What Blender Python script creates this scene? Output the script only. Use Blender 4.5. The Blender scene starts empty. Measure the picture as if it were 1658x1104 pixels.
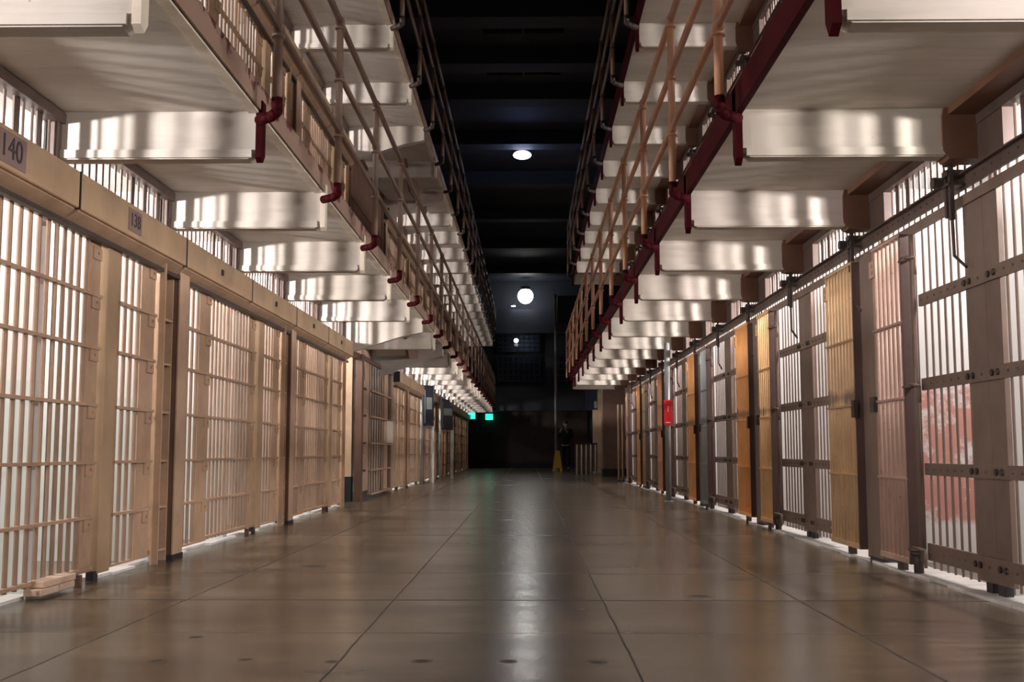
import bpy, bmesh, math, random
from mathutils import Vector, Matrix
random.seed(7)
S = bpy.context.scene
C = S.collection
# ------------------------------------------------------------------ camera, world, exposure
cam_d = bpy.data.cameras.new('camera'); cam_d.sensor_width = 36; cam_d.lens = 36 * 1780 / 1658
cam_d.clip_start = .05; cam_d.clip_end = 200
cam = bpy.data.objects.new('camera', cam_d); C.objects.link(cam); S.camera = cam
cam.location = (0, 0, .67)
cam.rotation_euler = (math.radians(90) + .0997, 0, .01397)
S.view_settings.view_transform = 'Standard'; S.view_settings.look = 'None'
S.view_settings.gamma = 1; S.view_settings.use_curve_mapping = False
S.view_settings.exposure = -0.12
w = bpy.data.worlds.new('night'); S.world = w; w.use_nodes = True
w.node_tree.nodes['Background'].inputs[0].default_value = (.25, .35, .7, 1)
w.node_tree.nodes['Background'].inputs[1].default_value = .004
S.cycles.sample_clamp_indirect = 3.0
S.cycles.max_bounces = 7; S.cycles.diffuse_bounces = 4; S.cycles.glossy_bounces = 3
S.cycles.use_denoising = True

P = 1.665            # width of one cell
XL, XR = -2.27, 2.17 # front planes of the two cell blocks
TIER = 2.43
GL, GR = -1.30, 1.024
Y0L, Y0R = 5.17, 5.17
def yk(k): return 5.17 + P * k
LAMP_C = (1, .94, .88)

def point(name, loc, e, r=.07, col=LAMP_C):
    d = bpy.data.lights.new(name, 'POINT'); d.energy = e; d.shadow_soft_size = r; d.color = col
    o = bpy.data.objects.new(name, d); o.location = loc; C.objects.link(o); return o
def spot(loc, aim, e, ang, col=(1, .93, .90)):   # added spot, no real fixture, brightening the gallery beams through the transom
    d = bpy.data.lights.new('added_beam_spot', 'SPOT'); d.energy = e; d.shadow_soft_size = .04; d.color = col; d.spot_size = ang; d.spot_blend = .35
    o = bpy.data.objects.new('added_beam_spot', d); C.objects.link(o); o.location = loc
    o.rotation_euler = (Vector(aim) - Vector(loc)).to_track_quat('-Z', 'Y').to_euler(); return o
E1, E2 = 135, 75
S1, S2 = 240, 120
for t in (0, 1):
    for k in range(-3, 22):
        if 5 <= k < 8 and t == 0: continue
        e = (E1, E2)[t] * (.4 if k < -1 else 1) * (1 if k < 12 else .7 if k < 15 else .35)
        if t == 1 and k in (5, 6): e *= .15
        zz = t * TIER + 2.13
        if not (t == 1 and k in (5, 6)): spot((XL - .85, yk(k) + .45, zz), (XL + .5, yk(k) + 1.5, zz + .28), (S1, S2)[t] * (1 if k < 15 else .5), 1.05)
        point('cell_lamp', (XL - .85, yk(k) + .45, t * TIER + 2.13), e, .055)
    for k in range(-3, 11):
        zz = t * TIER + 2.13; spot((XR + .85, yk(k) + .45, zz), (XR - .5, yk(k) + 1.5, zz + .28), (S1, S2)[t], 1.05, (1, .93, .90))
        point('cell_lamp', (XR + .85, yk(k) + .45, t * TIER + 2.13), (E1, E2)[t] * (.4 if k < -1 else 1), .055, (1, .93, .90))

# ------------------------------------------------------------------ materials
class N:
    def __init__(s, name):
        s.m = bpy.data.materials.new(name); s.m.use_nodes = True; s.t = s.m.node_tree
        s.b = s.t.nodes['Principled BSDF']
    def n(s, kind, **kw):
        x = s.t.nodes.new(kind)
        for k, v in kw.items(): setattr(x, k, v)
        return x
    def l(s, a, b): s.t.links.new(a, b)
    def val(s, sock, v):
        if hasattr(v, 'is_output'): s.l(v, sock)
        else: sock.default_value = v
    def math(s, op, a, b=None, c=None, clamp=False):
        x = s.n('ShaderNodeMath', operation=op, use_clamp=clamp); s.val(x.inputs[0], a)
        if b is not None: s.val(x.inputs[1], b)
        if c is not None: s.val(x.inputs[2], c)
        return x.outputs[0]
    def coord(s, scale=(1, 1, 1), world=False):
        src = s.n('ShaderNodeNewGeometry').outputs['Position'] if world else s.n('ShaderNodeTexCoord').outputs['Object']
        mp = s.n('ShaderNodeMapping'); mp.inputs['Scale'].default_value = scale; s.l(src, mp.inputs[0]); return mp.outputs[0]
    def noise(s, vec, scale, detail=4, rough=.6):
        x = s.n('ShaderNodeTexNoise'); x.inputs['Scale'].default_value = scale; x.inputs['Detail'].default_value = detail
        x.inputs['Roughness'].default_value = rough; s.l(vec, x.inputs['Vector']); return x.outputs[0]
    def ramp(s, f, a, b):   # linear step from a to b
        x = s.n('ShaderNodeMapRange'); x.inputs[1].default_value = a; x.inputs[2].default_value = b; s.l(f, x.inputs[0]); return x.outputs[0]
    def mix(s, f, a, b):
        x = s.n('ShaderNodeMix', data_type='RGBA'); s.val(x.inputs[0], f)
        for i, v in ((6, a), (7, b)):
            if hasattr(v, 'is_output'): s.l(v, x.inputs[i])
            else: x.inputs[i].default_value = (*v, 1)
        return x.outputs[2]
    def bump(s, h, st, d=.01):
        x = s.n('ShaderNodeBump'); x.inputs['Strength'].default_value = st; x.inputs['Distance'].default_value = d
        s.l(h, x.inputs['Height']); s.l(x.outputs[0], s.b.inputs['Normal'])
    def base(s, c):
        if hasattr(c, 'is_output'): s.l(c, s.b.inputs['Base Color'])
        else: s.b.inputs['Base Color'].default_value = (*c, 1)

def paint(name, col, rough=.5, dirt=(.12, .08, .06), amt=.5, scale=6, metal=0, spec=.4, var=.12, smudge=False):
    a = N(name); v = a.coord(world=True)
    n1 = a.noise(v, scale); n2 = a.noise(v, scale * 7, 3)
    c2 = tuple(max(0, x * (1 - var * 2)) for x in col)
    c = a.mix(a.ramp(n1, .35, .7), col, c2)
    c = a.mix(a.math('MULTIPLY', a.ramp(n2, .66, .72), amt), c, dirt)
    if smudge:   # hand wear round the lock, a stain with its own shape
        z = a.n('ShaderNodeSeparateXYZ'); a.l(a.coord(world=True), z.inputs[0])
        d = a.math('ABSOLUTE', a.math('SUBTRACT', z.outputs[2], 1.02))
        d = a.math('ADD', a.math('MULTIPLY', d, 4.5), a.math('MULTIPLY', n1, 1.0))
        c = a.mix(a.math('MULTIPLY', a.ramp(d, .78, .55), .7), c, (.03, .025, .03))
    a.base(c); a.b.inputs['Roughness'].default_value = rough; a.b.inputs['Metallic'].default_value = metal
    a.b.inputs['Specular IOR Level'].default_value = spec
    a.bump(n2, .25, .003); return a.m

def plain(name, col, rough=.5, metal=0, emit=0):
    a = N(name); a.base(col); a.b.inputs['Roughness'].default_value = rough; a.b.inputs['Metallic'].default_value = metal
    if emit: a.b.inputs['Emission Color'].default_value = (*col, 1); a.b.inputs['Emission Strength'].default_value = emit
    else:
        v = a.coord(); a.bump(a.noise(v, 30, 3), .15, .002)
    return a.m

def concrete(name, col, col2, rough=.7):
    a = N(name); v = a.coord((.9, 11, 9), True); v2 = a.coord((1, 1.6, 1), True)
    n1 = a.noise(v, 2.2, 5); n2 = a.noise(v2, 1.5, 4); n3 = a.noise(v2, 22, 2)
    c = a.mix(a.ramp(n2, .35, .68), col, col2)
    c = a.mix(a.math('MULTIPLY', a.ramp(n1, .5, .72), .3), c, tuple(x * .62 for x in col2))
    c = a.mix(a.math('MULTIPLY', a.ramp(n3, .74, .78), .5), c, (.12, .09, .07))
    a.base(c); a.b.inputs['Roughness'].default_value = rough; a.bump(n1, .28, .01); return a.m

def floor_mat():
    a = N('polished_concrete'); v = a.coord(world=True); sp = a.n('ShaderNodeSeparateXYZ'); a.l(v, sp.inputs[0]); x, y = sp.outputs[0], sp.outputs[1]
    n1 = a.noise(a.coord((.55, 1.5, 1), True), 1.3, 6, .65); n2 = a.noise(v, 9, 5); n3 = a.noise(a.coord((1.0, 3.2, 1), True), 1.5, 4)
    c = a.mix(a.ramp(n1, .33, .68), (.19, .148, .098), (.085, .066, .048))
    c = a.mix(a.math('MULTIPLY', a.ramp(n3, .5, .7), .55), c, (.05, .041, .036))
    c = a.mix(a.math('MULTIPLY', a.ramp(n2, .55, .75), .25), c, (.20, .14, .09))
    wob = a.math('MULTIPLY', a.math('SUBTRACT', a.noise(v, 2.5, 5), .5), .018)
    lines = None
    for val, ax, wd in ((-1.545, x, .006), (-.604, x, .0045), (.337, x, .0045), (1.22, x, .0075), (5.05, y, .016), (4.15, y, .007), (6.15, y, .01), (8.9, y, .012), (12.6, y, .014), (17, y, .02)):
        d = a.math('ABSOLUTE', a.math('SUBTRACT', a.math('ADD', ax, wob), val))
        m = a.ramp(d, wd, wd * .4)
        if ax is y and wd in (.007, .01): m = a.math('MULTIPLY', m, .5)
        lines = m if lines is None else a.math('MAXIMUM', lines, m)
    for px, py, r in ((-1.19, 3.6, .02), (-.91, 3.62, .021), (-.625, 3.59, .021), (-.34, 3.6, .026), (-.07, 3.6, .024), (.22, 3.59, .023), (.80, 5.2, .05), (-1.25, 6.5, .06), (-1.2, 4.05, .02)):
        dx = a.math('SUBTRACT', a.math('ADD', x, wob), px); dy = a.math('MULTIPLY', a.math('SUBTRACT', y, py), .9)
        d = a.math('SQRT', a.math('ADD', a.math('MULTIPLY', dx, dx), a.math('MULTIPLY', dy, dy)))
        lines = a.math('MAXIMUM', lines, a.math('MULTIPLY', a.ramp(d, r * 1.5, r * .6), .85))
    c = a.mix(lines, c, (.012, .009, .010)); a.base(c)
    r = a.math('ADD', a.math('MULTIPLY', n1, .16), a.math('MULTIPLY', n3, .12)); r = a.math('ADD', r, .10)
    r = a.math('ADD', r, a.math('MULTIPLY', lines, .3)); a.l(r, a.b.inputs['Roughness'])
    a.b.inputs['Specular IOR Level'].default_value = .75
    h = a.math('SUBTRACT', a.math('ADD', a.math('MULTIPLY', n3, .5), n2), a.math('MULTIPLY', lines, 1.5)); a.bump(h, .14, .006); return a.m

def cellwall_mat(name, lower, upper, zs, blotch=None):
    a = N(name); v = a.coord(world=True); sp = a.n('ShaderNodeSeparateXYZ'); a.l(v, sp.inputs[0])
    z = a.math('MODULO', sp.outputs[2], TIER)
    n = a.noise(v, 3.5, 6, .7)
    c = a.mix(a.ramp(a.math('ADD', z, a.math('MULTIPLY', n, .01)), zs, zs + .01), lower, upper)
    if blotch: c = a.mix(a.math('MULTIPLY', a.ramp(n, .42, .52), a.math('MULTIPLY', a.ramp(z, 1.12, 1.05), a.ramp(z, .22, .26))), c, blotch)
    a.base(c); a.b.inputs['Roughness'].default_value = .6; a.bump(n, .2, .004); return a.m

M = {}
M['floor'] = floor_mat()
M['conc'] = concrete('cream_painted_concrete', (.57, .52, .48), (.45, .40, .35))
M['conc_r'] = concrete('pale_painted_concrete', (.58, .51, .46), (.46, .42, .35))
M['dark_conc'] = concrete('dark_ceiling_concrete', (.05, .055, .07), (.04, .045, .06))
M['cell_l'] = cellwall_mat('cell_plaster_mint', (.56, .60, .59), (.66, .64, .63), 1.0)
M['cell_r'] = cellwall_mat('cell_plaster_white', (.52, .51, .50), (.50, .49, .48), 1.0)
M['cell_red'] = cellwall_mat('peeling_red_plaster', (.5, .48, .47), (.50, .49, .48), 1.0, (.36, .16, .13))
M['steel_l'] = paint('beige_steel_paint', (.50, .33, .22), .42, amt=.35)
M['bar_l'] = paint('tan_bar_tone', (.33, .21, .145), .45, amt=.35)  # bars set darker than the beige crossbars
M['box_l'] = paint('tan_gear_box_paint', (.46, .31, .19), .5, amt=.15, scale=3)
M['col_shade_l'] = paint('column_paint_with_shade', (.15, .082, .058), .45, amt=.1)  # column colour darkened to hold the shade of its side face
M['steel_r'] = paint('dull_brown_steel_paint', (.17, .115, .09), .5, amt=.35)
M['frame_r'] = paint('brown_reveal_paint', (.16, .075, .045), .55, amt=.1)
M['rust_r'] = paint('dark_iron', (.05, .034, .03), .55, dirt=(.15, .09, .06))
M['edge_shade_r'] = paint('door_edge_with_shade', (.085, .05, .045), .5, amt=.2)  # camera-facing door edges, with their shade put into the colour
M['iron_shade_r'] = paint('iron_paint_with_shade', (.095, .062, .052), .5, amt=.2)  # darkened so transoms and headers look unlit; the shade is in the colour
M['dark'] = plain('black_rubber_base', (.02, .018, .022), .6)
M['railing_r'] = paint('salmon_rail_paint', (.60, .31, .19), .4, dirt=(.2, .07, .05), amt=.6, scale=5)
M['railing_l'] = paint('brown_rail_paint', (.27, .175, .13), .45, dirt=(.16, .08, .06), amt=.6, scale=5)
M['red'] = paint('oxide_red_paint', (.036, .0014, .0035), .65, dirt=(.04, .004, .006), var=.2, spec=.06)
M['drip'] = paint('white_edge_paint', (.72, .63, .52), .6, amt=.3)
M['ledge'] = paint('white_ledge_strip', (.80, .78, .76), .6, dirt=(.3, .25, .22), amt=.4)  # white for the low uneven strip along the cell thresholds
M['brick'] = paint('painted_brick', (.72, .52, .40), .7)
M['plate'] = paint('worn_number_plate', (.25, .17, .15), .6, amt=.1)
M['ink'] = plain('faded_black_ink', (.05, .035, .045), .7)
M['grey'] = plain('galvanised_steel', (.30, .31, .31), .4, .3)
M['white'] = paint('white_post_paint', (.72, .72, .68), .5)
M['board'] = plain('dark_blue_board', (.025, .03, .055), .3)
M['print'] = plain('pale_print', (.35, .38, .38), .5)
M['signred'] = plain('sign_red', (.62, .015, .03), .4)
M['signwhite'] = plain('sign_white', (.85, .82, .8), .5)
M['yellow'] = plain('yellow_plastic', (.75, .5, .04), .4)
M['teal'] = plain('dark_teal_dado', (.012, .022, .025), .5)
M['cream'] = paint('cream_plaster', (.70, .50, .34), .6, amt=.05)
M['brownwall'] = paint('brown_plaster', (.22, .13, .10), .6, amt=.1)
M['glass'] = plain('dark_window_glass', (.01, .014, .03), .12)
M['exit'] = plain('exit_green', (.04, .85, .55), .5, emit=1.7)
M['lamp'] = plain('lamp_glow', (.92, .95, 1.0), .5, emit=9)
M['lamp_s'] = plain('small_lamp_glow', (.85, .95, 1.0), .5, emit=8)
M['cloth'] = plain('black_jacket', (.012, .012, .016), .8)
M['jean'] = plain('navy_trousers', (.012, .016, .03), .8)
M['skin'] = plain('skin', (.45, .28, .2), .5)
M['screen'] = plain('phone_screen', (.7, .75, .8), .4, emit=.25)
RD = {'mauve': (.46, .30, .24), 'amber': (.52, .34, .19), 'yellow': (.85, .54, .27), 'orange': (.85, .43, .17),
      'grey-blue': (.30, .31, .31), 'cream': (.78, .58, .42), 'pink': (.85, .46, .29), 'olive': (.48, .35, .20), 'tan': (.66, .43, .27)}  # one base hue for each right door
for k_, c_ in RD.items(): M['door_' + k_] = paint(k_.replace('-', '_') + '_door_tone', c_, .45, dirt=(.06, .04, .04), amt=.55, scale=4, smudge=k_ not in ('mauve',))
M['brown_far_dim'] = paint('brown_plaster_dimmed', (.075, .048, .042), .7, amt=.1)  # darker copy of the brown plaster, far-end dimness put into the colour
def chipped(name, low, red, z0, bias):
    a = N(name); v = a.coord((1, .8, 1), True); sp = a.n('ShaderNodeSeparateXYZ'); a.l(v, sp.inputs[0])
    n = a.noise(v, 7, 5, .65)
    f = a.math('ADD', a.math('MULTIPLY', a.math('SUBTRACT', sp.outputs[2], z0), 6), a.math('MULTIPLY', a.math('SUBTRACT', n, .5), 3.2))
    f = a.math('ADD', f, bias)
    c = a.mix(a.ramp(f, 0, .06), low, red); a.base(c); a.b.inputs['Roughness'].default_value = .5; a.bump(n, .3, .005); return a.m
M['fascia_l'] = chipped('chipped_red_over_tan', (.27, .175, .13), (.07, .006, .01), 2.41, -.1)
M['fascia_l3'] = chipped('chipped_red_over_tan_upper', (.27, .175, .13), (.07, .006, .01), 4.84, -.1)

# ------------------------------------------------------------------ mesh helpers
class MB:
    def __init__(s, sx=1): s.bm = bmesh.new(); s.sx = sx
    def box(s, x0, x1, y0, y1, z0, z1, bev=0):
        r = bmesh.ops.create_cube(s.bm, size=1)
        for v in r['verts']:
            v.co = Vector(((x0 + x1) / 2 + v.co.x * (x1 - x0), (y0 + y1) / 2 + v.co.y * (y1 - y0), (z0 + z1) / 2 + v.co.z * (z1 - z0)))
        if bev:
            es = list({e for v in r['verts'] for e in v.link_edges})
            bmesh.ops.bevel(s.bm, geom=es, offset=bev, segments=1, affect='EDGES')
        return s
    def cyl(s, p0, p1, r, n=8, r2=None):
        p0, p1 = Vector(p0), Vector(p1); d = p1 - p0; L = d.length
        q = d.to_track_quat('Z', 'Y').to_matrix().to_4x4()
        bmesh.ops.create_cone(s.bm, cap_ends=True, segments=n, radius1=r, radius2=r if r2 is None else r2, depth=L,
                              matrix=Matrix.Translation((p0 + p1) / 2) @ q); return s
    def sph(s, p, r, sc=(1, 1, 1), n=10):
        bmesh.ops.create_uvsphere(s.bm, u_segments=n, v_segments=max(5, n // 2), radius=r, matrix=Matrix.Translation(p) @ Matrix.Diagonal((*sc, 1))); return s
    def tube(s, pts, r, n=8):
        for a, b in zip(pts, pts[1:]): s.cyl(a, b, r, n)
        for p in pts[1:-1]: s.sph(p, r * 1.02, n=8)
        return s
    def prism(s, poly, axis, a, b):   # poly of 2-D points, extruded along axis
        def mk(u, v, t): return {'x': (t, u, v), 'y': (u, t, v), 'z': (u, v, t)}[axis]
        va = [s.bm.verts.new(mk(u, v, a)) for u, v in poly]; vb = [s.bm.verts.new(mk(u, v, b)) for u, v in poly]
        s.bm.faces.new(va); s.bm.faces.new(vb[::-1])
        for i in range(len(poly)): j = (i + 1) % len(poly); s.bm.faces.new((va[i], va[j], vb[j], vb[i]))
        return s
    def done(s, name, mat, parent=None, smooth=False, label=None):
        if s.sx == -1:
            for v in s.bm.verts: v.co.x *= -1
        bmesh.ops.recalc_face_normals(s.bm, faces=s.bm.faces)
        me = bpy.data.meshes.new(name); s.bm.to_mesh(me); s.bm.free(); me.materials.append(M[mat] if isinstance(mat, str) else mat)
        if smooth:
            for p in me.polygons: p.use_smooth = True
        o = bpy.data.objects.new(name, me); C.objects.link(o)
        if parent: o.parent = parent
        if label: o['label'] = label
        return o
def tag(o, label=None, cat=None, group=None, kind=None):
    for k, v in (('label', label), ('category', cat), ('group', group), ('kind', kind)):
        if v: o[k] = v
    return o
def empty(name, loc=(0, 0, 0), rz=0):
    o = bpy.data.objects.new(name, None); C.objects.link(o); o.location = loc; o.rotation_euler = (0, 0, rz); o.empty_display_size = .1; return o
def struct(o): o['kind'] = 'structure'; return o
def copy_tree(o, parent=None):
    c = o.copy(); C.objects.link(c)
    if parent: c.parent = parent
    for ch in list(o.children): copy_tree(ch, c)
    return c
def text(name, body, size, depth, mat, parent, loc, rot):
    cu = bpy.data.curves.new(name, 'FONT'); cu.body = body; cu.size = size; cu.extrude = depth; cu.align_x = 'CENTER'; cu.align_y = 'CENTER'
    t = bpy.data.objects.new('tmp', cu); C.objects.link(t)
    dg = bpy.context.evaluated_depsgraph_get(); me = bpy.data.meshes.new_from_object(t.evaluated_get(dg))
    bpy.data.objects.remove(t); me.materials.clear(); me.materials.append(M[mat])
    o = bpy.data.objects.new(name, me); C.objects.link(o); o.parent = parent; o.location = loc; o.rotation_euler = rot; return o
ORD = 'first second third fourth fifth sixth seventh eighth ninth tenth eleventh twelfth thirteenth fourteenth fifteenth sixteenth seventeenth eighteenth nineteenth twentieth twenty-first twenty-second twenty-third twenty-fourth twenty-fifth twenty-sixth twenty-seventh twenty-eighth'.split()

# ------------------------------------------------------------------ setting
YN, YE = -2.0, 44.2
struct(MB().box(-7, 7, YN, YE + .3, -.1, 0).done('floor', 'floor'))
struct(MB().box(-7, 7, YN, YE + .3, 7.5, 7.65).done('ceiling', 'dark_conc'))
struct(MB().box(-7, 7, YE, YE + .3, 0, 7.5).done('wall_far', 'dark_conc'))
struct(MB().box(-7, 7, YN - .2, YN, 0, 7.5).done('wall_near', 'brownwall'))
for s_, nm, xf in ((-1, 'left', XL), (1, 'right', XR)):
    yend = yk(22) if s_ < 0 else yk(11) + .3
    back = xf + s_ * 2.1
    mt = 'cell_l' if s_ < 0 else 'cell_r'
    a, b = sorted((back, back + s_ * .15))
    struct(MB().box(a, b, YN, yend, 0, 4.8).done('wall_' + nm, mt))
    a, b = sorted((xf + s_ * .06, back))
    for t in (0, 1):    # slabs between the tiers, inside the cells
        struct(MB().box(a, b, YN, yend, 2.30 + t * TIER, 2.43 + t * TIER).done('ceiling', 'cell_r'))
    a, b = sorted((xf + s_ * .02, xf + s_ * .2))
    struct(MB().box(a, b, YN, yend, 4.87, 7.5).done('wall_%s_upper' % nm, 'brownwall'))
# partitions between the cells
def partition(nm, xf, s_, k, t, mat):
    a, b = sorted((xf + s_ * .05, xf + s_ * 2.1))
    o = struct(MB().box(a, b, -.05, .05, t * TIER + .0, t * TIER + 2.30).done('wall_partition', mat)); o.location.y = yk(k); return o
for t in (0, 1):
    for k in range(-3, 23):
        if t == 0 and k in (6, 7): continue
        partition('l', XL, -1, k, t, 'cell_l')
    for k in range(-3, 12):
        partition('r', XR, 1, k, t, 'cell_red' if (k, t) == (1, 0) else 'cell_r')
struct(MB().box(-7, XL + .02, yk(22) + .06, yk(22) + .2, 0, 7.5).done('wall_left_end', 'brownwall'))
struct(MB().box(XR - .0, 4.3, yk(11) + .3, yk(11) + .42, 0, 4.8).done('wall_right_end', 'brownwall'))
struct(MB().box(XR + .3, 4.3, yk(11) + .3, yk(11) + .42, 4.8, 7.5).done('wall_right_end_upper', 'brownwall'))

# ceiling beams and skylights
for y in (13.2, 16.0, 18.0, 19.9, 22.9, 26.4, 30.5, 35, 40):
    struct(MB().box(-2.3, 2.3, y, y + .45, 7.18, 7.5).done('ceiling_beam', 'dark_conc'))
for i, y in enumerate((16.9, 18.9)):
    o = empty('skylight', (-.06, y, 7.49)); tag(o, ('dark skylight in the ceiling, the nearer of two', 'dark skylight in the ceiling, the farther of two')[i], 'skylight', 'ceiling skylights')
    f = MB()
    for x0, x1, a, b in ((-.72, .72, -.5, -.44), (-.72, .72, .44, .5), (-.72, -.66, -.5, .5), (.66, .72, -.5, .5), (-.02, .02, -.44, .44)): f.box(x0, x1, a, b, -.05, .01)
    f.done('frame', 'dark_conc', o); MB().box(-.66, .66, -.44, .44, -.01, .01).done('glass_pane', 'glass', o)

# ------------------------------------------------------------------ galleries
def gallery(nm, s_, xw, xg, t, kmin, kmax, conc, lab, taper=()):
    z = t * TIER; y0, y1 = yk(kmin) - 1, yk(kmax) + .45
    o = empty('gallery_walkway', (0, 0, z)); tag(o, lab, 'walkway', 'gallery walkways')
    def bx(m, xa, xb, *r): a, b = sorted((xa, xb)); return m.box(a, b, *r)
    bx(MB(), xg, xw + s_ * .055, y0, y1, 2.31, 2.42).done('slab', conc, o)
    if s_ < 0:
        f = bx(MB(), xg - .012, xg + .012, y0, y1, 2.315, 2.435).done('fascia', 'fascia_l' if t == 0 else 'fascia_l3', o)
        bx(MB(), xg - .05, xg - .0, y0, y1, 2.30, 2.316).done('pale_lit_edge', 'drip', o)  # pale strip for both the edge paint and the light caught there
    else:
        m = bx(MB(), xg - .02, xg + .012, y0, y1, 2.285, 2.43); m.done('fascia', 'red', o)
        bx(MB(), xg + .0, xg + .05, y0, y1, 2.43, 2.45).done('curb_angle', 'railing_r', o)
    for k in range(kmin, kmax + 1):
        y = yk(k)
        if k in taper:   # bracket beams beside the stair opening are deep at the wall
            MB().prism([(xg, 2.312), (xw, 2.312), (xw, 1.86 if k != taper[1] else 1.8), (xg + s_ * .25, 2.08), (xg, 2.13)], 'y', y, y + .11).done('beam', conc, o); continue
        m = MB(); q = [(xg + s_ * .012, 2.312), (xw - s_ * (.17 if s_ > 0 else 0), 2.312), (xw - s_ * (.17 if s_ > 0 else 0), 2.075), (xg + s_ * .05, 2.075), (xg + s_ * .012, 2.10)]
        m.prism(q, 'y', y + .012, y + .10); m.prism([(xg + s_ * .03, 2.12), (q[1][0], 2.12), (q[1][0], 2.08), (xg + s_ * .03, 2.08)], 'y', y, y + .02)
        m.done('beam', conc, o)
        a, b = sorted((xg - s_ * .02, xg + s_ * .012))
        if s_ > 0:
            MB().prism([(y, 2.42), (y + .085, 2.42), (y + .085, 2.10), (y + .045, 2.04), (y, 2.07)], 'x', a, b).done('end_plate', 'red', o)
        else:
            MB().prism([(y, 2.36), (y + .07, 2.36), (y + .07, 2.10), (y + .035, 2.06), (y, 2.08)], 'x', a, b).done('end_plate', 'red' if k == 0 else 'drip', o)
        if s_ > 0:   # brown painted root of the beam at the wall
            MB().prism([(xw - .17, 2.311), (xw + .05, 2.311), (xw + .05, 2.06), (xw - .15, 2.06), (xw - .18, 2.10), (xw - .18, 2.27)], 'y', y - .004, y + .12).done('beam_root', 'frame_r', o)
    if s_ > 0: bx(MB(), xw - .15, xw + .05, y0, y1, 2.275, 2.312).done('wall_angle', 'frame_r', o)
    return o
gallery('l', -1, XL, GL, 0, -2, 21, 'conc', 'cream concrete gallery walkway above the left ground-floor cells', (5, 7))
gallery('l', -1, XL, GL, 1, 0, 21, 'conc', 'upper cream gallery walkway on the left, two floors up', (5, 7))
gallery('r', 1, XR, GR, 0, -2, 12, 'conc_r', 'pale gallery walkway with dark red edge above the right ground-floor cells')
gallery('r', 1, XR, 1.06, 1, 0, 12, 'conc_r', 'upper pale gallery walkway on the right, two floors up')

def railing(s_, xg, t, kmin, kmax, mat, lab, emat='red'):
    z0 = t * TIER; x = xg - s_ * .12
    o = empty('gallery_railing', (x, 0, z0)); tag(o, lab, 'railing', 'pipe railings of the galleries')
    proto = None
    y0, y1 = yk(kmin) - .13, yk(kmax) - .13
    for i, zr in enumerate((2.67, 3.03, 3.37)):
        m = MB(); 
        for k in range(kmin, kmax):
            a, b = yk(k) - .13, yk(k + 1) - .13
            m.cyl((.0, a, zr), (0, b, zr), .0195 if i < 2 else .021, 10)
        m.done('rail', mat, o, True)
    for k in range(kmin, kmax + 1):
        y = yk(k) - .13
        if proto is None:
            p = MB().cyl((0, 0, 2.27), (0, 0, 3.37), .0225, 12)
            for zr in (2.67, 3.03, 3.37): p.sph((0, 0, zr), .032, (1, 1.35, 1.1)); p.cyl((0, 0, zr - .05), (0, 0, zr - .035), .032, 12)
            p = p.done('post', mat, o, True)
            e = MB().tube([(0, 0, 2.33), (0, 0, 2.262), (s_ * .03, .015, 2.245), (s_ * .105, .08, 2.245)], .026, 10).done('elbow', emat, p, True)
            proto = p; p.location = (0, y, 0)
        else:
            c = proto.copy(); C.objects.link(c); c.location = (0, y, 0)
            for ch in proto.children: d = ch.copy(); C.objects.link(d); d.parent = c
    return o
railing(-1, GL, 0, -1, 21, 'railing_l', 'brown three-pipe railing along the left gallery')
railing(1, GR, 0, -1, 12, 'railing_r', 'salmon three-pipe railing along the right gallery')
railing(-1, GL, 1, 1, 21, 'railing_l', 'topmost pipe railing on the left, in the dark', 'rust_r')  # dark iron on the elbows puts the gloom up there into their colour
railing(1, 1.06, 1, 1, 12, 'railing_l', 'topmost pipe railing on the right, in the dark', 'rust_r')  # elbows coloured dark here too, in place of real shade

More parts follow.
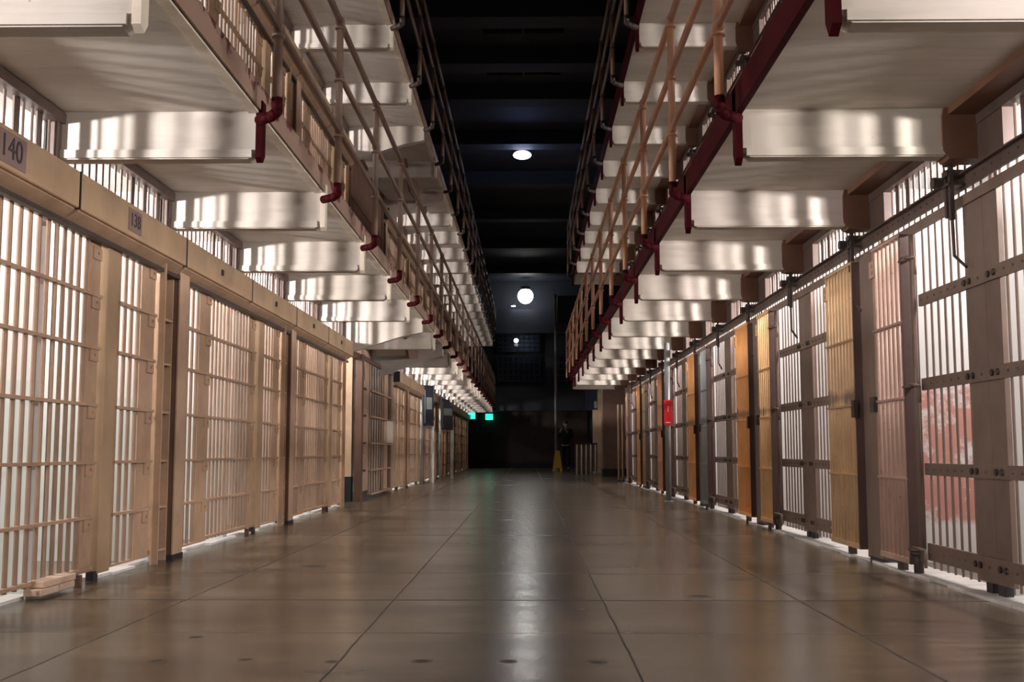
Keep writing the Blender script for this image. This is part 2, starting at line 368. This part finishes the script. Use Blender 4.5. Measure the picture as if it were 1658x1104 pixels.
# ------------------------------------------------------------------ left cell fronts
ZS = (.07, .33, .61, .907, 1.205, 1.48)
def bars(m, x, y0, y1, z0, z1, step, r, n=6):
    c = max(1, round((y1 - y0) / step))
    for i in range(c + 1): y = y0 + (y1 - y0) * i / c; m.cyl((x, y, z0), (x, y, z1), r, n)
    return m
def left_front(kind):
    o = empty('cell_front')
    BR = .0112
    g = MB()
    if kind == 'N': bars(g, 0, .93, 1.60, .05, 1.77, .09, BR)
    else: bars(g, 0, .03, .39, .05, 1.77, .09, BR)
    g.done('bar_grille', 'bar_l', o)
    ya, yb = (.90, 1.66) if kind == 'N' else (0, .57)
    for z in ZS:
        MB().box(-.010, .022, ya, yb, z - .008, z + .008).done('crossbar', 'steel_l', o)
    if kind == 'N':
        MB().box(-.04, .058, .055, .235, 0, 1.83).done('column', 'col_shade_l', o)  # body in the shade-darkened colour, flange in plain beige
        MB().box(.058, .067, .05, .24, 0, 1.83).done('column_flange', 'steel_l', o)
        MB().box(-.05, .07, .04, .25, 0, .03).done('column_base', 'dark', o)
    else:
        MB().box(-.004, .008, .415, .565, .05, 1.77).done('lock_stile', 'steel_l', o)
        for z in ZS[1:] + (1.74,):
            m = MB().box(.006, .016, .45, .56, z - .07, z - .008); m.cyl((.016, .51, z - .035), (.024, .51, z - .035), .008, 8); m.done('lock_plate', 'steel_l', o)
        MB().box(-.01, .035, .60, .765, .035, 1.80, .004).done('post', 'box_l', o)
        MB().box(-.0, .03, .39, .42, 0, .05).done('foot', 'col_shade_l', o)
        MB().box(-.01, .03, .56, .62, 0, .05).done('foot', 'dark', o)
        MB().box(.03, .075, 1.405, 1.425, .0, 1.81).box(.03, .045, 1.405, 1.45, 0, 1.81).done('guide_rail', 'steel_l', o)
        m = MB().box(-.05, -.03, 1.44, 1.70, .08, 1.80)
        m.done('side_panel', 'col_shade_l', o)
        m = MB().box(-.03, .03, 1.44, 1.452, .06, 1.77).box(-.03, .03, 1.69, 1.705, .0, 1.79)
        for z in ZS + (1.77,): m.box(-.03, .03, 1.44, 1.70, z - .007, z + .007)
        m.done('side_frame', 'steel_l', o)
    # overhead gear box, its underside and the track
    MB().box(-.03, .12, .012, P - .012, 1.83, 2.01, .005).done('gear_box', 'box_l', o)
    MB().box(-.03, .1215, -.006, .006, 1.829, 2.011).done('joint_strip', 'dark', o)
    MB().prism([(-.02, 1.83), (.10, 1.83), (.10, 1.822), (.012, 1.765), (-.02, 1.765)], 'y', .02, P - .02).done('header_plate', 'steel_l', o)
    MB().box(.03, .065, .0, P, 1.752, 1.775).done('track_rail', 'rust_r', o)
    # transom
    g = bars(MB(), -.02, .07, P - .06, 2.0, 2.27, .093, .007)
    g.done('transom_grille', 'iron_shade_r', o)
    m = MB().box(-.06, .03, 0, P, 2.25, 2.30)
    
    for a in (.17, .40, .605): m.box(-.024, -.016, P - a - .028, P - a + .028, 2.0, 2.3)  # added opaque strips that cast the shadow gaps on the gallery beams
    m.box(-.04, .01, P - .03, P + .03, 2.0, 2.3)
    m.done('transom_frame_shade_strips', 'iron_shade_r', o)
    return o
def left_door(kind):
    o = empty('cell_door')
    y0, yl, y1 = (.25, .62, .88) if kind == 'N' else (.775, 1.14, 1.375)
    g = bars(MB(), .018, y0 + .03, yl - .03, .06, 1.76, .093, .0112); g.done('bar_grille', 'bar_l', o)
    MB().box(.012, .026, yl, y1, .055, 1.77).done('lock_stile', 'steel_l', o)
    MB().box(.005, .032, y0, y0 + .012, .055, 1.77).box(.005, .032, y0, y1, .05, .062).done('door_frame', 'steel_l', o)
    for z in ZS[1:] + (1.77,):
        c = MB().box(.004, .042, y0, y1, z - .008, z + .008).done('crossbar', 'steel_l', o)
        m = MB().box(.024, .036, y1 - .12, y1 - .015, z - .075, z - .008); m.cyl((.036, y1 - .065, z - .04), (.046, y1 - .065, z - .04), .009, 8)
        m.done('lock_plate', 'steel_l', c)
    return o
used = {}
def place(key, maker, loc, label, cat, group):
    if key not in used: used[key] = o = maker()
    else: o = copy_tree(used[key])
    o.location = loc; tag(o, label, cat, group); return o
for t in (0, 1):
    ks = list(range(-1, 5)) + list(range(8 if t == 0 else 6, 22)) if t == 0 else list(range(-1, 5)) + list(range(7, 22))
    fl = ('ground floor', 'upper floor')[t]
    for i, k in enumerate(ks):
        kind = 'N' if k % 2 else 'F'
        loc = (XL, yk(k), t * TIER)
        lab = {(-1, 0): 'left barred cell front under the gear box numbered 140', (0, 0): 'left barred cell front under the gear box numbered 138'}.get((k, t))
        dl = {(-1, 0): 'narrow sliding barred door of the left cell numbered 140', (0, 0): 'narrow sliding barred door of the left cell numbered 138'}.get((k, t))
        place('LF' + kind, lambda: left_front(kind), loc, lab or 'beige barred cell front, %s along the left %s' % (ORD[i], fl), 'cell front', 'left cell fronts')
        place('LD' + kind, lambda: left_door(kind), loc, dl or 'beige barred cell door, %s along the left %s' % (ORD[i], fl), 'cell door', 'left cell doors')
# number plates on the first two gear boxes, small bosses on the others
def box_of(k, t=0):
    for o in C.objects:
        if o.name.startswith('cell_front') and o.parent is None and abs(o.location.x - XL) < .01 and abs(o.location.y - yk(k)) < .01 and abs(o.location.z - t * TIER) < .01:
            return [c for c in o.children if c.name.startswith('gear_box')][0]
for k, txt, yo, w2, h2 in ((-1, '140', .945, .135, .068), (0, '138', .735, .10, .062)):
    b = box_of(k); b_ = MB().box(.12, .123, yo - w2, yo + w2, 1.92 - h2, 1.92 + h2).done('number_plate', 'plate', b)
    text('number', txt, .135 if k else .105, .0012, 'ink', b, (.1245, yo, 1.92), (math.pi / 2, 0, math.pi / 2))
for k in (1, 2, 3, 4):
    MB().box(.12, .13, .78, .82, 1.90, 1.94).done('boss', 'ink', box_of(k))
# brick curb and white ledge under the left fronts
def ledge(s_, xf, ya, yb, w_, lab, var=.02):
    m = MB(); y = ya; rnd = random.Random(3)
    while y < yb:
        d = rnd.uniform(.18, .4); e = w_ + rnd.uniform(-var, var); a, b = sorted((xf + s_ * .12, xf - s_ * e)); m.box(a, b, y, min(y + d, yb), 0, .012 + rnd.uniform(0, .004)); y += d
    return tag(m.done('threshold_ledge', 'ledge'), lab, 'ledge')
ledge(-1, XL, yk(-1), yk(5), -.03, 'low white ledge under the near left cells', .05)
ledge(1, XR, yk(-1), yk(11), .095, 'low white ledge under the right cells')
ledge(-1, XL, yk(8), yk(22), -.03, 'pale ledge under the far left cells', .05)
o = empty('brick_stub', (XL + .05, 5.0, .016)); tag(o, 'small stub of painted bricks under the left bars, near corner', 'bricks')
for (y, z, l) in ((0, 0, .2), (.21, 0, .17), (.04, .034, .18), (.23, .034, .16)):
    MB().box(-.05, .03, y, y + l, z, z + .032, .004).done('brick', 'brick', o)

# ------------------------------------------------------------------ right cell fronts
ZR = (.134, .573, 1.03, 1.49)
def right_front(kind):
    o = empty('cell_front'); sx = -1
    ya, yb = (.21, .83) if kind == 'A' else (.80, 1.46)
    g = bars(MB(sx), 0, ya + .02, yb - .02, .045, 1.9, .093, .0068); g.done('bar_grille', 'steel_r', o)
    if kind == 'A': MB(sx).box(-.012, .012, -.01, .20, .06, 1.9).done('lock_stile', 'steel_r', o)
    else: MB(sx).box(-.012, .012, 1.49, P - .012, .06, 1.9).done('lock_stile', 'steel_r', o)
    sa, sb = (-.01, .84) if kind == 'A' else (.80, P - .01)
    for z in ZR:
        h = .032 if z > .2 else .045
        m = MB(sx).box(.006, .024, sa, sb, z - h, z + h)
        n = 9
        for i in range(n): y = sa + .05 + (sb - sa - .1) * i / (n - 1); m.cyl((.022, y, z), (.032, y, z), .0085, 6, .005)
        c = m.done('crossbar', 'steel_r', o)
        yy = .14 if kind == 'A' else P - .14
        for y_ in (yy, yy + .06): MB(sx).cyl((.024, y_, z), (.034, y_, z), .016, 8).done('bolt', 'rust_r', c)
    MB(sx).box(-.02, .02, (.03 if kind == 'A' else P - .10), (.10 if kind == 'A' else P - .03), 0, .06).done('foot', 'dark', o)
    if kind == 'A':
        MB(sx).box(-.03, .075, 1.44, 1.655, .02, 1.88, .004).done('column', 'steel_r', o)
        MB(sx).box(-.04, .08, 1.43, 1.66, 0, .035).done('column_base', 'dark', o)
        MB(sx).cyl((.05, .845, .08), (.05, .845, 1.86), .0145, 10).done('lock_rod', 'steel_r', o, True)
        for z in (.14, 1.02, 1.72):
            m = MB(sx).tube([(.085, .90, z + .012), (.085, .84, z + .012), (.05, .80, z), (.05, .80, z - .09)], .009, 8); m.box(.06, .10, .85, .93, z - .006, z + .006)
            m.done('rod_hook', 'steel_r', o, True)
        MB(sx).cyl((.06, .88, .0), (.06, .88, .13), .026, 10).cyl((.06, .88, .11), (.06, .88, .13), .038, 10).done('rod_socket', 'rust_r', o, True)
    else:
        MB(sx).box(-.03, .06, .005, .10, .02, 1.88).done('column', 'steel_r', o)
    # header track with slots
    MB(sx).box(.010, .024, 0, P, 1.872, 1.925).done('track_rail', 'steel_r', o)
    m = MB(sx).box(.0, .012, 0, P, 1.958, 2.03).box(-.01, .04, 0, P, 2.025, 2.033)
    for i in range(18): y = .05 + i * .092; m.cyl((.012, y, 1.998), (.018, y, 1.998), .007, 6, .004)
    m.done('header_plate', 'iron_shade_r', o)
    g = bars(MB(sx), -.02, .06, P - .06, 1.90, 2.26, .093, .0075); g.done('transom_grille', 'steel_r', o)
    m = MB(sx).box(-.05, .02, 0, P, 2.225, 2.29).box(-.04, .015, P - .28, P, 2.03, 2.25)
    for a in (.425, .60): m.box(-.024, -.016, P - a - .03, P - a + .03, 2.03, 2.25)  # strips added only to split the light on the beams into patches
    m.done('transom_frame_shade_strips', 'iron_shade_r', o)
    # operating bracket and bent rod
    y = .20
    m = MB(sx).box(.07, .09, y - .035, y - .01, 1.80, 2.10).box(.07, .09, y + .02, y + .045, 1.82, 2.06).box(.05, .11, y - .045, y - .0, 2.07, 2.10)
    m.box(.03, .10, y - .04, y + .05, 1.97, 1.985).cyl((.06, y + .09, 2.01), (.13, y + .09, 2.01), .03, 10)
    m.box(.0, .10, y - .03, y + .04, 2.02, 2.05)
    m.done('operating_bracket', 'rust_r', o)
    MB(sx).tube([(.08, y - .02, 1.84), (.08, y - .03, 1.62), (.06, y - .12, 1.55)], .008, 6).done('bent_rod', 'rust_r', o)
    return o
def right_door(kind, col):
    o = empty('cell_door'); sx = -1; mt = 'door_' + col
    y0, y1 = (.89, 1.40) if kind == 'A' else (.135, .785)
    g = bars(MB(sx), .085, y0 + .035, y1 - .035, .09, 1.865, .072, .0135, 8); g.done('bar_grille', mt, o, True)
    MB(sx).box(.012, .10, y0 - .004, y0 + .012, .06, 1.87).done('edge_plate', 'edge_shade_r', o)
    m = MB(sx).box(.02, .095, y1 - .012, y1, .06, 1.87).box(.065, .10, y0, y1, .06, .09).box(.065, .1, y0, y1, 1.86, 1.875)
    m.done('door_frame', mt, o)
    for z in (.52, .96, 1.38):
        MB(sx).box(.075, .104, y0, y1, z - .006, z + .006).done('crossbar', mt, o)
    yl = y1 + .0 if kind == 'A' else y1 - .09
    m = MB(sx).box(.098, .108, y1 - .075, y1 + (.02 if kind == 'A' else 0), 1.70, 1.80)
    m.cyl((.108, y1 - .035, 1.77), (.114, y1 - .035, 1.77), .012, 8).cyl((.108, y1 - .035, 1.73), (.114, y1 - .035, 1.73), .012, 8)
    m.done('hanger_plate', mt, o)
    MB(sx).box(.06, .10, y0 + (y1 - y0) * .3, y0 + (y1 - y0) * .3 + .06, 0.0, .06).done('floor_guide', 'rust_r', o)
    m = MB(sx).box(.095, .12, y1 - .02, y1 + .05, .90, .99) if kind == 'A' else MB(sx).box(.095, .12, y0 - .03, y0 + .03, .88, .99)
    m.done('lock_case', 'rust_r', o)
    return o
DC = {(-1): 'tan', 0: 'mauve', 1: 'amber', 2: 'yellow', 3: 'orange', 4: 'grey-blue', 5: 'orange', 6: 'cream', 7: 'pink', 8: 'olive', 9: 'orange', 10: 'tan'}
for t in (0, 1):
    fl = ('ground floor', 'upper floor')[t]
    for i, k in enumerate(range(-1, 11)):
        kind = 'B' if k % 2 else 'A'; loc = (XR, yk(k), t * TIER)
        place('RF' + kind, lambda: right_front(kind), loc, 'brown barred cell front with riveted straps, %s along the right %s' % (ORD[i], fl), 'cell front', 'right cell fronts')
        col = DC[k] if t == 0 else ('tan', 'amber')[k % 2]
        place('RD' + kind + col, lambda: right_door(kind, col), loc, '%s close-barred sliding cell door, %s along the right %s' % (col, ORD[i], fl), 'cell door', 'right cell doors')

# ------------------------------------------------------------------ cutoff gate and stair opening on the left
o = empty('cutoff_gate', (XL, 14.72, 0)); tag(o, 'wide dull barred gate lettered A between the two left cell runs', 'gate')
MB().box(-.04, .05, 0, .16, 0, 1.97).done('post', 'col_shade_l', o)
m = MB().box(-.02, .0, .18, 1.0, .12, 1.95); pl = m.done('letter_panel', 'steel_l', o)
for z in (.40, .78, 1.16, 1.53): MB().box(0, .012, .25, .7, z - .015, z + .015).done('panel_slot', 'rust_r', pl)
text('letter', 'A', .30, .002, 'ink', pl, (.003, .48, 1.74), (math.pi / 2, 0, math.pi / 2))
MB().box(-.005, .03, .18, 3.66, 1.92, 1.98).done('head_rail', 'col_shade_l', o)
bars(MB(), 0, 1.1, 2.45, .08, 1.93, .27, .011).done('bar_grille', 'steel_l', o)
MB().box(-.01, .02, 2.55, 3.0, .08, 1.93).done('stile', 'steel_l', o)
MB().box(-.02, .02, 3.5, 3.68, 0, 1.93).done('post', 'steel_l', o)
bars(MB(), 0, 3.1, 3.45, .08, 1.93, .17, .011).done('bar_grille', 'col_shade_l', o)
for z in (.06, .40, .78, 1.16, 1.53): MB().box(-.01, .05, 1.0, 3.45, z - .012, z + .012).done('crossbar', 'steel_l', o)
MB().box(.02, .05, 2.7, 3.5, .80, 1.16).done('lock_case', 'drip', o)
o = empty('grille_panel', (XL, 13.6, 0)); tag(o, 'ribbed transom grille over the left cutoff gate', 'grille')
bars(MB(), 0, .9, 2.3, 1.98, 2.30, .1, .022).done('bar_grille', 'steel_l', o)
MB().box(-.05, .02, -.05, 1.2, 1.90, 1.97).done('head_rail', 'col_shade_l', o)
struct(MB().box(-4.3, XL - .08, 14.70, 14.82, .33, 2.3).done('wall_passage', 'cream'))
struct(MB().box(-4.3, XL - .075, 14.69, 14.83, 0, .33).done('baseboard_passage', 'teal'))
struct(MB().box(-2.32, -2.30, 13.72, 13.75, 0, 1.9).box(-4.3, -2.34, 18.3, 18.42, 0, 2.3).done('wall_passage_end', 'cell_r'))
point('passage_lamp', (-2.9, 13.9, 2.1), 60)
point('stair_lamp', (-3.0, 16.6, 2.2), 3)
for t in (0, 1):
    o = empty('stair_flight', (0, 0, t * TIER)); tag(o, ('sloping underside of the lower stair flight by the left gate', 'sloping underside of the upper stair flight on the left')[t], 'stairs')
    MB().prism([(15.1, 2.305), (18.1, 2.305), (18.1, 2.23), (15.6, 2.02)], 'x', -2.15, -1.72).done('soffit', 'conc', o)
    MB().prism([(15.0, 2.305), (18.1, 2.305), (18.1, 2.19), (15.6, 1.98)], 'x', -1.72, -1.68).done('stringer', 'col_shade_l', o)

o = empty('screen_panel', (XL, yk(5) + .1, TIER)); tag(o, 'dark close-ribbed steel screen on the left upper floor', 'screen')
bars(MB(), 0, .1, 3.1, .02, 2.2, .075, .02).done('rib_grille', 'frame_r', o)
for z in (.03, .75, 1.5, 2.2): MB().box(-.02, .03, .05, 3.15, z - .02, z + .02).done('crossbar', 'frame_r', o)
MB().box(-.03, .04, -.02, .06, 0, 2.25).done('post', 'col_shade_l', o); MB().box(-.03, .04, 3.1, 3.2, 0, 2.25).done('post', 'col_shade_l', o)
# ------------------------------------------------------------------ posts, boards, signs
o = empty('steel_pole', (1.857, 14.61, 0)); tag(o, 'grey steel pole standing in front of the right cell doors', 'pole')
MB().cyl((0, 0, 0), (0, 0, 2.1), .037, 14).done('shaft', 'grey', o, True); MB().cyl((0, 0, 0), (0, 0, .02), .07, 14).done('base_plate', 'grey', o, True)
o = empty('tour_stop_sign', (1.857, 14.565, 1.175)); tag(o, 'small red sign with a white figure on the right steel pole', 'sign')
MB().box(-.056, .056, -.004, .004, -.165, .165, .003).done('plate', 'signred', o); text('figure', '1', .11, .001, 'signwhite', o, (0, -.006, .045), (math.pi / 2, 0, 0))
MB().box(-.03, .03, -.006, -.004, -.135, -.125).done('rule', 'signwhite', o)
def board(loc, ang, w_, z0, z1, lab, arch):
    o = empty('display_board', loc, ang); tag(o, lab, 'sign', 'dark display boards by the left cells')
    MB().cyl((0, 0, 0), (0, 0, 2.25), .03, 10).done('post', 'grey', o, True)
    pts = [(.03, z0), (w_, z0), (w_, z1 - (.25 if arch else 0)), (w_ * .7, z1 - (.06 if arch else 0)), (.03, z1)]
    b = MB().prism(pts, 'y', -.012, .012).done('board', 'board', o)
    MB().box(.07, .10, -.015, -.012, z0 + .06, z1 - .1).box(.13, w_ - .05, -.015, -.012, z0 + .35, z1 - .25).done('printed_strip', 'print', b)
    MB().box(w_ - .05, w_ + .01, -.03, .03, 0, z0).done('support_post', 'white', o)
board((-2.2, 22.9, 0), .95, .36, 1.19, 2.04, 'dark framed display board on posts, the nearer one on the left', False)
board((-2.07, 26.2, 0), 1.15, .62, 1.17, 1.94, 'dark curved-top display board on posts, the farther one on the left', True)
for i, (x, y, z, rz) in enumerate(((-1.53, 44.1, 2.03, 0), (-2.13, 41.83, 2.0, 0))):
    o = empty('exit_sign', (x, y, z), rz); tag(o, ('glowing green exit sign on the far end wall', 'glowing green exit sign at the end of the left cells')[i], 'sign', 'exit signs')
    MB().box(-.15, .15, -.03, .03, -.12, .12, .006).done('case', 'exit', o); text('lettering', 'EXIT', .13, .001, 'ink', o, (0, -.033, 0), (math.pi / 2, 0, 0))
    MB().box(-.02, .02, -.02, .02, .12, .2).done('mount', 'dark', o)
    point('exit_glow', (x, y - .15, z), .7, .1, (.05, 1, .6))

# far end: parapet bands, windows, poles
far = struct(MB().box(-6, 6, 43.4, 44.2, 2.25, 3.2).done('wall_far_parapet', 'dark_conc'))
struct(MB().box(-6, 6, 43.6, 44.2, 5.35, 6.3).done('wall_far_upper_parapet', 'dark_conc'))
struct(MB().box(-6, 6, 44.1, 44.2, 0, .22).done('baseboard_far', 'dark'))
struct(MB().box(-4, 2.4, 44.12, 44.2, .22, 2.25).done('wall_far_lower', 'brown_far_dim'))
for i, (x, z, h) in enumerate(((-.35, 3.95, 1.0), (-.35, 5.0, .7), (1.9, 3.95, 1.0))):
    o = empty('window_%d' % (i + 1), (x, 44.05, z)); struct(o); 
    MB().box(-.85, .85, .0, .04, -h / 2, h / 2).done('pane', 'glass', o)
    m = MB()
    for j in range(9): xx = -.85 + 1.7 * j / 8; m.box(xx - .02, xx + .02, -.04, .0, -h / 2, h / 2)
    for j in range(5): zz = -h / 2 + h * j / 4; m.box(-.85, .85, -.04, 0, zz - .02, zz + .02)
    m.done('window_bars', 'dark_conc', o)
    for q in o.children: q['kind'] = 'structure'
def hang_lamp(x, y, z, r, lab, flat, cord):
    o = empty('ceiling_lamp', (x, y, z)); tag(o, lab, 'lamp', 'hall lamps')
    MB().sph((0, 0, 0), r, (1, 1, flat), 20).done('globe', 'lamp' if r > .1 else 'lamp_s', o, True)
    MB().cyl((0, 0, r * flat * .8), (0, 0, r * flat + .06), r * .6, 12).done('cap', 'dark', o, True)
    MB().cyl((-.06, 0, r * flat), (-.06, 0, cord), .012, 6).cyl((.06, 0, r * flat), (.06, 0, cord), .012, 6).done('hanger', 'dark', o)
hang_lamp(-.105, 23.6, 7.13, .20, 'bright oval lamp hanging under the dark ceiling', .42, .10)
hang_lamp(-.07, 43.2, 6.78, .31, 'bright round lamp high on the far end of the hall', 1, .5)
hang_lamp(-.55, 43.5, 6.42, .09, 'small dim lamp below and left of the round far lamp', .3, .3)
hang_lamp(-.44, 43.3, 5.02, .09, 'small lamp glowing in front of the far barred window', 1, .25)  # small emissive globe placed before the window
point('hall_light', (-.105, 23.6, 6.9), 14, .2, (.35, .5, 1)); 
fl = bpy.data.lights.new('flood', 'SPOT'); fl.energy = 85; fl.spot_size = 1.0; fl.spot_blend = .6; fl.shadow_soft_size = .25; fl.color = (1, .95, .88)
fo = bpy.data.objects.new('flood_light', fl); C.objects.link(fo); fo.location = (-.07, 42.7, 6.78); fo.rotation_euler = (math.radians(78), 0, math.pi)
o = empty('tall_pole', (.985, 37.9, 0)); tag(o, 'tall thin pole rising from the floor beside the standing person', 'pole')
MB().cyl((0, 0, 0), (0, 0, 6.1), .05, 14).done('shaft', 'grey', o, True); MB().cyl((0, 0, 0), (0, 0, .05), .13, 14).done('base_plate', 'grey', o, True)
struct(MB().box(1.05, 4.2, 38.3, 41, 5.1, 6.1).box(1.03, 4.2, 38.28, 38.3, 5.1, 5.2).done('wall_office', 'dark_conc'))
o = empty('wet_floor_sign', (1.0, 37.0, 0)); tag(o, 'yellow folding floor sign standing at the foot of the tall pole', 'sign')
for s_ in (-1, 1):
    m = MB(); m.prism([(-.16, 0), (-.1, 0), (-.08, .1), (.08, .1), (.1, 0), (.16, 0), (.08, .68), (-.08, .68)], 'y', -.01, .01)
    q = m.done('panel', 'yellow', o); q.rotation_euler = (s_ * .16, 0, 0); q.location = (0, s_ * .11, 0)
MB().cyl((-.07, 0, .67), (.07, 0, .67), .015, 8).done('hinge', 'yellow', o)
# right end recess
struct(MB().box(2.02, 2.62, 29.5, 30.1, .2, 2.6).done('wall_pier', 'brownwall')); struct(MB().box(2.0, 2.64, 29.47, 30.12, 0, .2).done('baseboard_pier', 'dark'))
struct(MB().box(2.0, 4.3, 33.6, 33.8, 0, 2.6).done('wall_recess', 'cream')); struct(MB().box(4.2, 4.4, 24.5, 44.2, 0, 7.5).done('wall_right_far', 'brownwall'))
point('recess_lamp', (3.0, 31.8, 2.0), 7)
o = empty('wall_banner', (1.9, 33.0, 0)); tag(o, 'dark blue banner hanging at the right end under the gallery', 'banner')
MB().box(-.16, .2, 0, .03, 1.9, 2.5).done('cloth', 'board', o); MB().box(-.2, .24, -.01, .04, 2.48, 2.52).done('rod', 'dark', o); MB().box(.1, .18, -.01, .0, 1.95, 2.15).done('printed_patch', 'print', o)
o = empty('queue_barrier', (1.45, 32.4, 0)); tag(o, 'low barrier of upright posts at the right end', 'barrier')
for i in range(5): MB().cyl((i * .135, 0, 0), (i * .135, 0, .86), .022, 8).done('upright', 'white', o, True)
MB().box(-.05, .6, .03, .06, .08, .86).done('back_panel', 'brownwall', o); MB().cyl((-.05, 0, .88), (.6, 0, .88), .025, 8).done('top_rail', 'rust_r', o)
for i, x in enumerate((2.03, 2.12)):
    o = empty('door_post', (x, 24.6, 0)); tag(o, ('pale upright post past the last right cell, the left of two', 'pale upright post past the last right cell, the right of two')[i], 'post', 'posts past the last right cell')
    MB().cyl((0, 0, 0), (0, 0, 1.7), .025, 8).done('shaft', 'cream', o, True); MB().cyl((0, 0, 0), (0, 0, .03), .04, 8).done('base', 'dark', o)

# ------------------------------------------------------------------ the person at the far end
def skin(name, verts, edges, radii, mat, parent, sub=1, root=0):
    me = bpy.data.meshes.new(name); me.from_pydata(verts, edges, []); me.materials.append(M[mat])
    o = bpy.data.objects.new(name, me); C.objects.link(o); o.parent = parent
    mo = o.modifiers.new('Skin', 'SKIN'); mo.use_smooth_shade = True
    for i, r in enumerate(radii): me.skin_vertices[0].data[i].radius = (r, r) if not isinstance(r, tuple) else r; me.skin_vertices[0].data[i].use_root = (i == root)
    o.modifiers.new('Sub', 'SUBSURF').levels = sub; o.modifiers['Sub'].render_levels = sub; return o
def person():
    o = empty('person', (1.33, 38.6, 0), 2.9); tag(o, 'person in dark clothes holding up a phone at the far end', 'person')
    V = [(0, 0, .90), (0, 0, 1.10), (0, .0, 1.32), (0, .0, 1.44), (0, .02, 1.50), (0, .03, 1.60), (0, .02, 1.68)]
    Ed = [(0, 1), (1, 2), (2, 3), (3, 4), (4, 5), (5, 6)]; R = [(.11, .08), (.10, .07), (.12, .08), .06, .055, .085, .06]
    def chain(root, pts, rs):
        prev = root
        for p, r in zip(pts, rs): V.append(p); R.append(r); Ed.append((prev, len(V) - 1)); prev = len(V) - 1
        return prev
    for s_ in (-1, 1):
        chain(0, [(s_ * .09, 0, .84), (s_ * .10, .02, .48), (s_ * .11, -.01, .09), (s_ * .12, .12, .035)], [.065, .05, .038, .035])
        hnd = chain(2, [(s_ * .19, 0, 1.38), (s_ * .24, .10, 1.14), (s_ * .11, .30, 1.36), (s_ * .07, .34, 1.43)], [.055, .042, .03, .028])
        for f in range(4): chain(hnd, [(s_ * (.06 - .012 * f), .37, 1.46 + .012 * f), (s_ * (.035 - .008 * f), .385, 1.47 + .014 * f)], [.009, .008])
        chain(hnd, [(s_ * .05, .36, 1.43), (s_ * .03, .375, 1.45)], [.01, .008])
    body = skin('body', V, Ed, R, 'skin', o, 1)
    skin('jacket', [(0, 0, .84), (0, 0, 1.1), (0, 0, 1.32), (0, 0, 1.43), (-.19, 0, 1.38), (-.24, .10, 1.14), (-.13, .28, 1.33), (.19, 0, 1.38), (.24, .10, 1.14), (.13, .28, 1.33)],
         [(0, 1), (1, 2), (2, 3), (2, 4), (4, 5), (5, 6), (2, 7), (7, 8), (8, 9)], [(.19, .15), (.18, .14), (.19, .14), .09, .07, .06, .045, .07, .06, .045], 'cloth', o, 1)
    skin('trousers', [(0, 0, .95), (-.09, 0, .84), (-.10, .02, .48), (-.11, -.01, .08), (.09, 0, .84), (.10, .02, .48), (.11, -.01, .08)],
         [(0, 1), (1, 2), (2, 3), (0, 4), (4, 5), (5, 6)], [(.17, .13), .1, .078, .06, .1, .078, .06], 'jean', o, 1)
    MB().sph((0, .01, 1.655), .1, (.9, 1, .85), 14).done('hair', 'cloth', o, True)
    MB().cyl((0, .12, 1.60), (0, .145, 1.585), .012, 8).sph((-.035, .105, 1.625), .012).sph((.035, .105, 1.625), .012).box(-.025, .025, .105, .113, 1.553, 1.56).done('face', 'skin', o)
    for s_ in (-1, 1): MB().box(s_ * .12 - .045, s_ * .12 + .045, -.06, .2, 0, .07, .02).done('shoe', 'dark', o)
    ph = empty('phone', (0, 0, 0)); tag(ph, 'phone held up in the hands of the person', 'phone')
    ph.location = o.matrix_world @ Vector((0, 0, 0)); mw = Matrix.Translation((1.33, 38.6, 0)) @ Matrix.Rotation(2.9, 4, 'Z')
    ph.location = mw @ Vector((0, .39, 1.49)); ph.rotation_euler = (0, 0, 2.9)
    MB().box(-.037, .037, -.004, .004, -.07, .07, .003).done('case', 'dark', ph); MB().box(-.034, .034, -.0055, -.004, -.066, .066).done('screen', 'screen', ph)
person()
